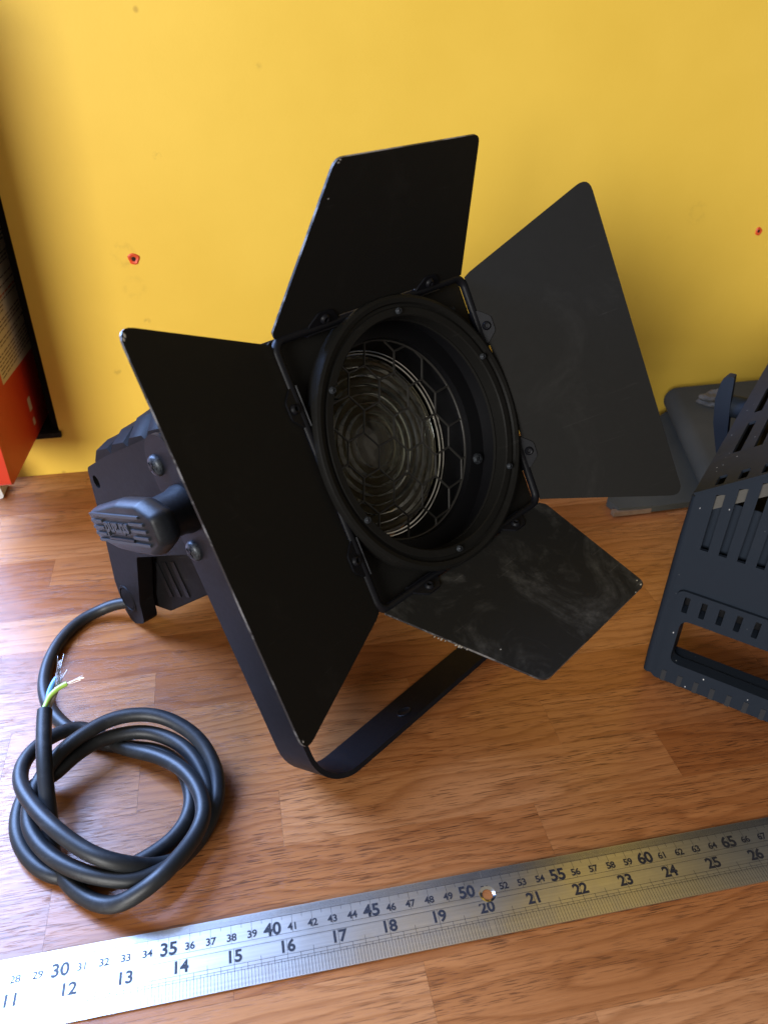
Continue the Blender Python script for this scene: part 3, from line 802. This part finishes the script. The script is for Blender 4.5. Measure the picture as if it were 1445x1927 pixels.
def wire(name, pts, m, rad=.0013):
    bm = bmesh.new(); tube(bm, catmull(pts, 8), rad, 10); o = finish(bm, name, m, cable); o.matrix_parent_inverse = CI; return o
wire('blue_wire', [(-.1687, .119, .0375), (-.1679, .127, .0378), (-.1682, .1345, .039), (-.1664, .1401, .041), (-.1645, .1439, .042)], M['blue'], .0015)
wire('green_wire', [(-.1697, .119, .0385), (-.1686, .1255, .039), (-.1663, .1305, .041), (-.1622, .1337, .043), (-.1571, .136, .044)], M['green'], .0015)
wire('brown_wire', [(-.1675, .119, .0365), (-.1672, .1262, .037), (-.1650, .1316, .039), (-.1634, .1365, .041)], M['brown'], .0015)
def strands(p, d, n, ln, spread):
    bm = bmesh.new(); p = Vector(p); d = Vector(d).normalized()
    for i in range(n):
        o1 = Vector([random.gauss(0, .0005) for _ in range(3)]); o2 = Vector([random.gauss(0, spread) for _ in range(3)]); o2.z = abs(o2.z) * .6
        l = ln * random.uniform(.65, 1.1)
        tube(bm, catmull([p - d * .001 + o1 * .5, p + d * l * .4 + o1 + o2 * .25, p + d * l + o1 + o2], 4), .00017, 5)
    o = finish(bm, 'copper_strands', M['copper'], cable); o.matrix_parent_inverse = CI
strands((-.1645, .1439, .042), (.0015, .0105, .004), 15, .0115, .0019)
strands((-.1634, .1365, .041), (.0035, .008, .004), 15, .0095, .0019)
strands((-.1571, .136, .044), (.0088, .0018, .002), 12, .0095, .0008)

# ------------------------------------------------------------------ second lamp (floodlight) at the right
FA = Vector((.2156, .1172, 0)); BD = Vector((.7192, -.6948, 0)); BN = Vector((.6948, .7192, 0))
flood = thing('floodlight', FA, 'dark blue black slotted floodlight housing cut off by the right edge', 'floodlight')
FM = Matrix(((BD.x, BN.x, 0, 0), (BD.y, BN.y, 0, 0), (0, 0, 1, 0), (0, 0, 0, 1)))   # s, n, z
def FP(o): o.parent = flood; o.matrix_local = FM; return o
W2 = .15; HZ = .1478; RS = .72
rz = lambda s: HZ + RS * (min(s, W2 - s) - .0019)
# end plate with slots, recessed handle
outl = [Vector((.0, .006)), Vector((.006, .001)), Vector((W2 - .006, .001)), Vector((W2, .006)), Vector((W2, HZ - .0014)), Vector((W2 / 2, rz(W2 / 2))), Vector((0, HZ - .0014))]
holes = []
for k in range(13):
    s = .0132 + .0106 * k
    if s < W2 - .01:
        zt = rz(s) - .0012
        if abs(s - W2 / 2) < .002: continue
        holes.append([Vector((s - .0023, .1112)), Vector((s + .0023, .1112)), Vector((s + .0023, min(rz(s + .0023), rz(s)) - .004)), Vector((s - .0023, rz(s - .0023) - .004 if s < W2 / 2 else rz(s + .0023) - .004))])
holes.append(rect(.0065, .012, W2 - .0065, .0785, .005))
bm = bmesh.new(); prism(bm, outl, holes, lambda a, b, h: (a, h, b), 0, .0022)
FP(finish(bm, 'end_plate', M['blue_black'], None, bevel=.0005, segs=2))
# rim on the left corner
bm = bmesh.new(); tube(bm, [Vector((.0008, .0035, z)) for z in (.003, .02, .05, .08, .11, HZ - .003)], [.0034, .0038, .0038, .0038, .0038, .0030], 12)
FP(finish(bm, 'corner_rim', M['blue_black'], None))
# handle insert : frame with opening and small vents
vents = []
for k in range(12):
    s = .0125 + .0105 * k
    if s < W2 - .012: vents.append(rect(s - .0017, .0632, s + .0017, .0755, .0006, 2))
bm = bmesh.new()
prism(bm, rect(.0058, .0030, W2 - .0058, .0795, .005), [rect(.0125, .0205, W2 - .0125, .0572, .006)] + vents, lambda a, b, h: (a, h, b), -.0022, .0065)
hd = FP(finish(bm, 'handle', M['blue_black'], None, bevel=.0006, segs=2))
for k in range(13):
    s = .0115 + .0105 * k
    if s < W2 - .012:
        bm = bmesh.new(); box(bm, (s - .0015, -.0026, .0028), (s + .0015, .0, .0120)); finish(bm, 'grip_rib', M['grip'], hd, bevel=.0005)
bm = bmesh.new(); box(bm, (.0105, .007, .0585), (W2 - .0105, .0085, .0785)); FP(finish(bm, 'inner_panel', M['dark_in'], None))
bm = bmesh.new(); box(bm, (.006, .012, .0840), (W2 - .006, .235, HZ - .012)); FP(finish(bm, 'inner_body', M['dark_in'], None))
# handle bar depth
bm = bmesh.new(); box(bm, (.0128, .0066, .0045), (W2 - .0128, .016, .0200)); FP(finish(bm, 'handle_bar', M['blue_black'], None, bevel=.003, segs=3))
for s0, s1 in ((.001, .0118), (W2 - .0118, W2 - .001)):
    bm = bmesh.new(); box(bm, (s0, .0066, .0035), (s1, .030, .0575)); FP(finish(bm, 'base_rail', M['blue_black'], None, bevel=.002))
# rear foot
bm = bmesh.new(); box(bm, (.004, .228, .0), (W2 - .004, .232, .0838)); FP(finish(bm, 'rear_foot', M['blue_black'], None, bevel=.001))
# side walls
for s0 in (.0002, W2 - .0022):
    bm = bmesh.new(); box(bm, (s0, .0024, .080), (s0 + .002, .236, HZ - .002)); FP(finish(bm, 'side_wall', M['blue_black'], None))
# roof panels with slots (real sloping sheets)
def roof(sgn):
    ln = math.hypot(W2 / 2, RS * W2 / 2)
    k1 = ln / (W2 / 2)
    hs = []
    for k in range(6):
        s = .0113 + .0106 * k
        hs.append(rect(s * k1 - .0026, .0480, s * k1 + .0026, .0970, .0005, 1))
        hs.append(rect(s * k1 - .0026, .1150, s * k1 + .0026, .1640, .0005, 1))
        hs.append(rect(s * k1 - .0026, .0025, s * k1 + .0026, .0150, .0005, 1))
    bm = bmesh.new()
    def T(a, b, h):
        s = a / k1; z = HZ - .0012 + RS * s
        nrm = Vector((-RS, 0, 1)).normalized() * h
        p = Vector((s, b, z)) + nrm
        if sgn < 0: p.x = W2 - p.x
        return p
    prism(bm, [Vector(p) for p in ((-.0005, -.0003), (ln, -.0003), (ln, .238), (-.0005, .238))], hs, T, 0, .0016)
    FP(finish(bm, 'roof_panel', M['blue_black'], None, bevel=.0004, segs=1))
    bm = bmesh.new(); prism(bm, [Vector(p) for p in ((.004, .012), (ln - .004, .012), (ln - .004, .236), (.004, .236))], [], T, -.0070, -.0055)
    FP(finish(bm, 'roof_lining', M['dark_in'], None))
roof(1); roof(-1)
# pale strip seen in the wrapped slots
bm = bmesh.new()
fl2 = [(.004, rz(.004) - .0155), (W2 / 2, rz(W2 / 2) - .0155), (W2 - .004, rz(.004) - .0155), (W2 - .004, rz(.004) - .0065), (W2 / 2, rz(W2 / 2) - .0065), (.004, rz(.004) - .0065)]
prism(bm, [Vector(p) for p in fl2], [], lambda a, b, h: (a, h, b), .0030, .0040); FP(finish(bm, 'inner_flange', M['pale_in'], None, smooth=False))
bm = bmesh.new(); box(bm, (.004, .0075, .1000), (W2 - .004, .0085, rz(.004) - .006)); FP(finish(bm, 'slot_backing', M['blue_black'], None))
# wing knob on the hidden left side
bm = bmesh.new()
wp = rounded([(-.0198, .1561), (-.0232, .1510), (-.0243, .1369), (-.0210, .1176), (-.0108, .0869), (-.0060, .0900), (-.0080, .1050), (-.0134, .1390), (-.0150, .1561)], [.002, .002, .004, .004, .002, .002, 0, 0, .001], 3)
prism(bm, wp, [], lambda a, b, h: (a, h, b), .164, .172)
wk = FP(finish(bm, 'wing_knob', M['blue_black'], None, bevel=.001))
bm = bmesh.new(); lathe(bm, [(.0001, -.0145), (.0085, -.0145), (.0085, .0), (.0001, .0)], 24, axis='x', centre=(0, .130, .174))
for v in bm.verts: v.co.y, v.co.z = v.co.z, v.co.y
FP(finish(bm, 'knob_shaft', M['blue_black'], None, bevel=.001))

# ------------------------------------------------------------------ grey folded card at the wall
card = thing('grey_card_sheet', (.36, .38, 0), 'grey felt covered card folded over, against the yellow wall behind floodlight', 'card')
DI = Matrix.Translation(card.location).inverted()
def DP(o): o.parent = card; o.matrix_parent_inverse = DI; return o
bm = bmesh.new()
poly = [(.2795, .3180), (.2835, .3030), (.3200, .3010), (.3630, .3020), (.4400, .3080), (.56, .32), (.56, .455), (.41, .455), (.36, .42), (.30, .345)]
pl = rounded(poly, [.002, .002, 0, 0, 0, .004, .004, .012, 0, 0], 4)
def T(a, b, h):
    k = max(0, min(1, (b - .300) / .15))
    return (a, b, (.006 + .012 * k) * 1.0 * h + .0005 + .0008 * math.sin(a * 160))
prism(bm, pl, [], T, 0, 1)
DP(finish(bm, 'lower_sheet', M['foam'], None, bevel=.001))
bm = bmesh.new()
prism(bm, rect(.2785, .3005, .315, .3060), [], lambda a, b, h: (a, b + (.298 - b) * 0, h), .0006, .0052)
DP(finish(bm, 'torn_edge', M['cardbrown'], None, bevel=.0006))
# folded flap with a rounded fold
bm = bmesh.new()
prof = []
for k in range(13):
    a = math.radians(90 + 180 * k / 12); prof.append(Vector((.418 + .0135 * math.cos(a), .0325 + .0125 * math.sin(a))))
prof = prof + [Vector((.56, .0200)), Vector((.56, .0470))]
def T2(a, b, h):
    y = .457 - h
    return (a - h * .30, y, b - h * .030)
n = 8; rows = []
for i in range(n + 1):
    h = .17 * i / n; rows.append([bm.verts.new(T2(p.x, p.y, h)) for p in prof])
for A, B in zip(rows[:-1], rows[1:]):
    for j in range(len(prof)): bm.faces.new((A[j], A[(j + 1) % len(prof)], B[(j + 1) % len(prof)], B[j]))
bm.faces.new(rows[0]); bm.faces.new(rows[-1][::-1])
DP(finish(bm, 'folded_flap', M['foam'], None))
bm = bmesh.new()
bmesh.ops.create_icosphere(bm, subdivisions=3, radius=1)
for v in bm.verts:
    d = 1 + .16 * math.sin(7 * v.co.x + 3 * v.co.y) + .14 * math.sin(9 * v.co.z - 5 * v.co.x) + random.uniform(-.05, .05)
    v.co = Vector((v.co.x * .017 * d + .438, v.co.y * .012 * d + .418, v.co.z * .0085 * d + .047))
DP(finish(bm, 'tape_wad', M['tape'], None, smooth=False))

# ------------------------------------------------------------------ red box on the recess sill
rb = thing('red_carton', (-.244, .46, ZS + .0045), 'red printed carton with cream text label overhanging the recess sill at left', 'box')
BI = Matrix.Translation(rb.location).inverted()
def BP(o): o.parent = rb; o.matrix_parent_inverse = BI; return o
bm = bmesh.new()
XF = -.2300; zb = ZS + .0047
prism(bm, rounded([(.3700, zb), (.5550, zb), (.5550, zb + .36), (.3700, zb + .36)], [.006, .002, .002, .003], 4), [], lambda a, b, h: (XF + (a - .3732) * .062 - h, a, b), 0, .036)
BP(finish(bm, 'carton', M['red'], None, bevel=.0012, segs=2))
def flat(name, pts, m, off):
    bm = bmesh.new(); prism(bm, [Vector(p) for p in pts], [], lambda a, b, h: (XF + (a - .3732) * .062 + h, a, b), 0.00005 + off, .0001 + off)
    return BP(finish(bm, name, m, None, smooth=False))
flat('label_sheet', [(.4126, .1179), (.545, .1120), (.545, .33), (.4126, .33)], M['paper'], 0)
bm = bmesh.new()
def strip(m_i, y0, y1, z0, h):
    fs = [bm.verts.new((XF + (a - .3732) * .062 + .0002, a, b)) for a, b in ((y0, z0), (y1, z0), (y1, z0 + h), (y0, z0 + h))]
    fc = bm.faces.new(fs); fc.material_index = m_i
z = .1215; row = 0
while z < .324:
    y = .4165; mi = 1 if row in (8, 15) else 0
    while y < .538:
        l = random.uniform(.004, .013); strip(mi, y, min(y + l, .541), z, .0016 if mi else .0011); y += l + .0016
        if random.random() < .05: break
    z += .0032 if row % 6 != 5 else .006; row += 1
BP(finish(bm, 'label_text', None, None, smooth=False, mats=[M['ink'], M['ink_red']]))
flat('small_label', [(.457, .0715), (.465, .0715), (.465, .0840), (.457, .0840)], M['paper'], 0)
flat('small_mark', [(.458, .0575), (.464, .0575), (.464, .0640), (.458, .0640)], M['paper'], 0)
flat('crease', [(.3785, .052), (.3790, .052), (.3790, .38), (.3785, .38)], M['ink_red'], 0)
stand = tag(finish((lambda b: (prism(b, rounded([(-.300, .0), (-.2585, .0), (-.2625, .028), (-.268, .0375), (-.300, .0375)], [0, .004, .006, .004, 0], 4), [], lambda a, c, h: (a, h, c), .430, .452), b)[1])(bmesh.new()), 'plastic_bracket', M['whiteplastic'], None, bevel=.002), 'pale grey plastic bracket on the worktop under the red carton', 'bracket')
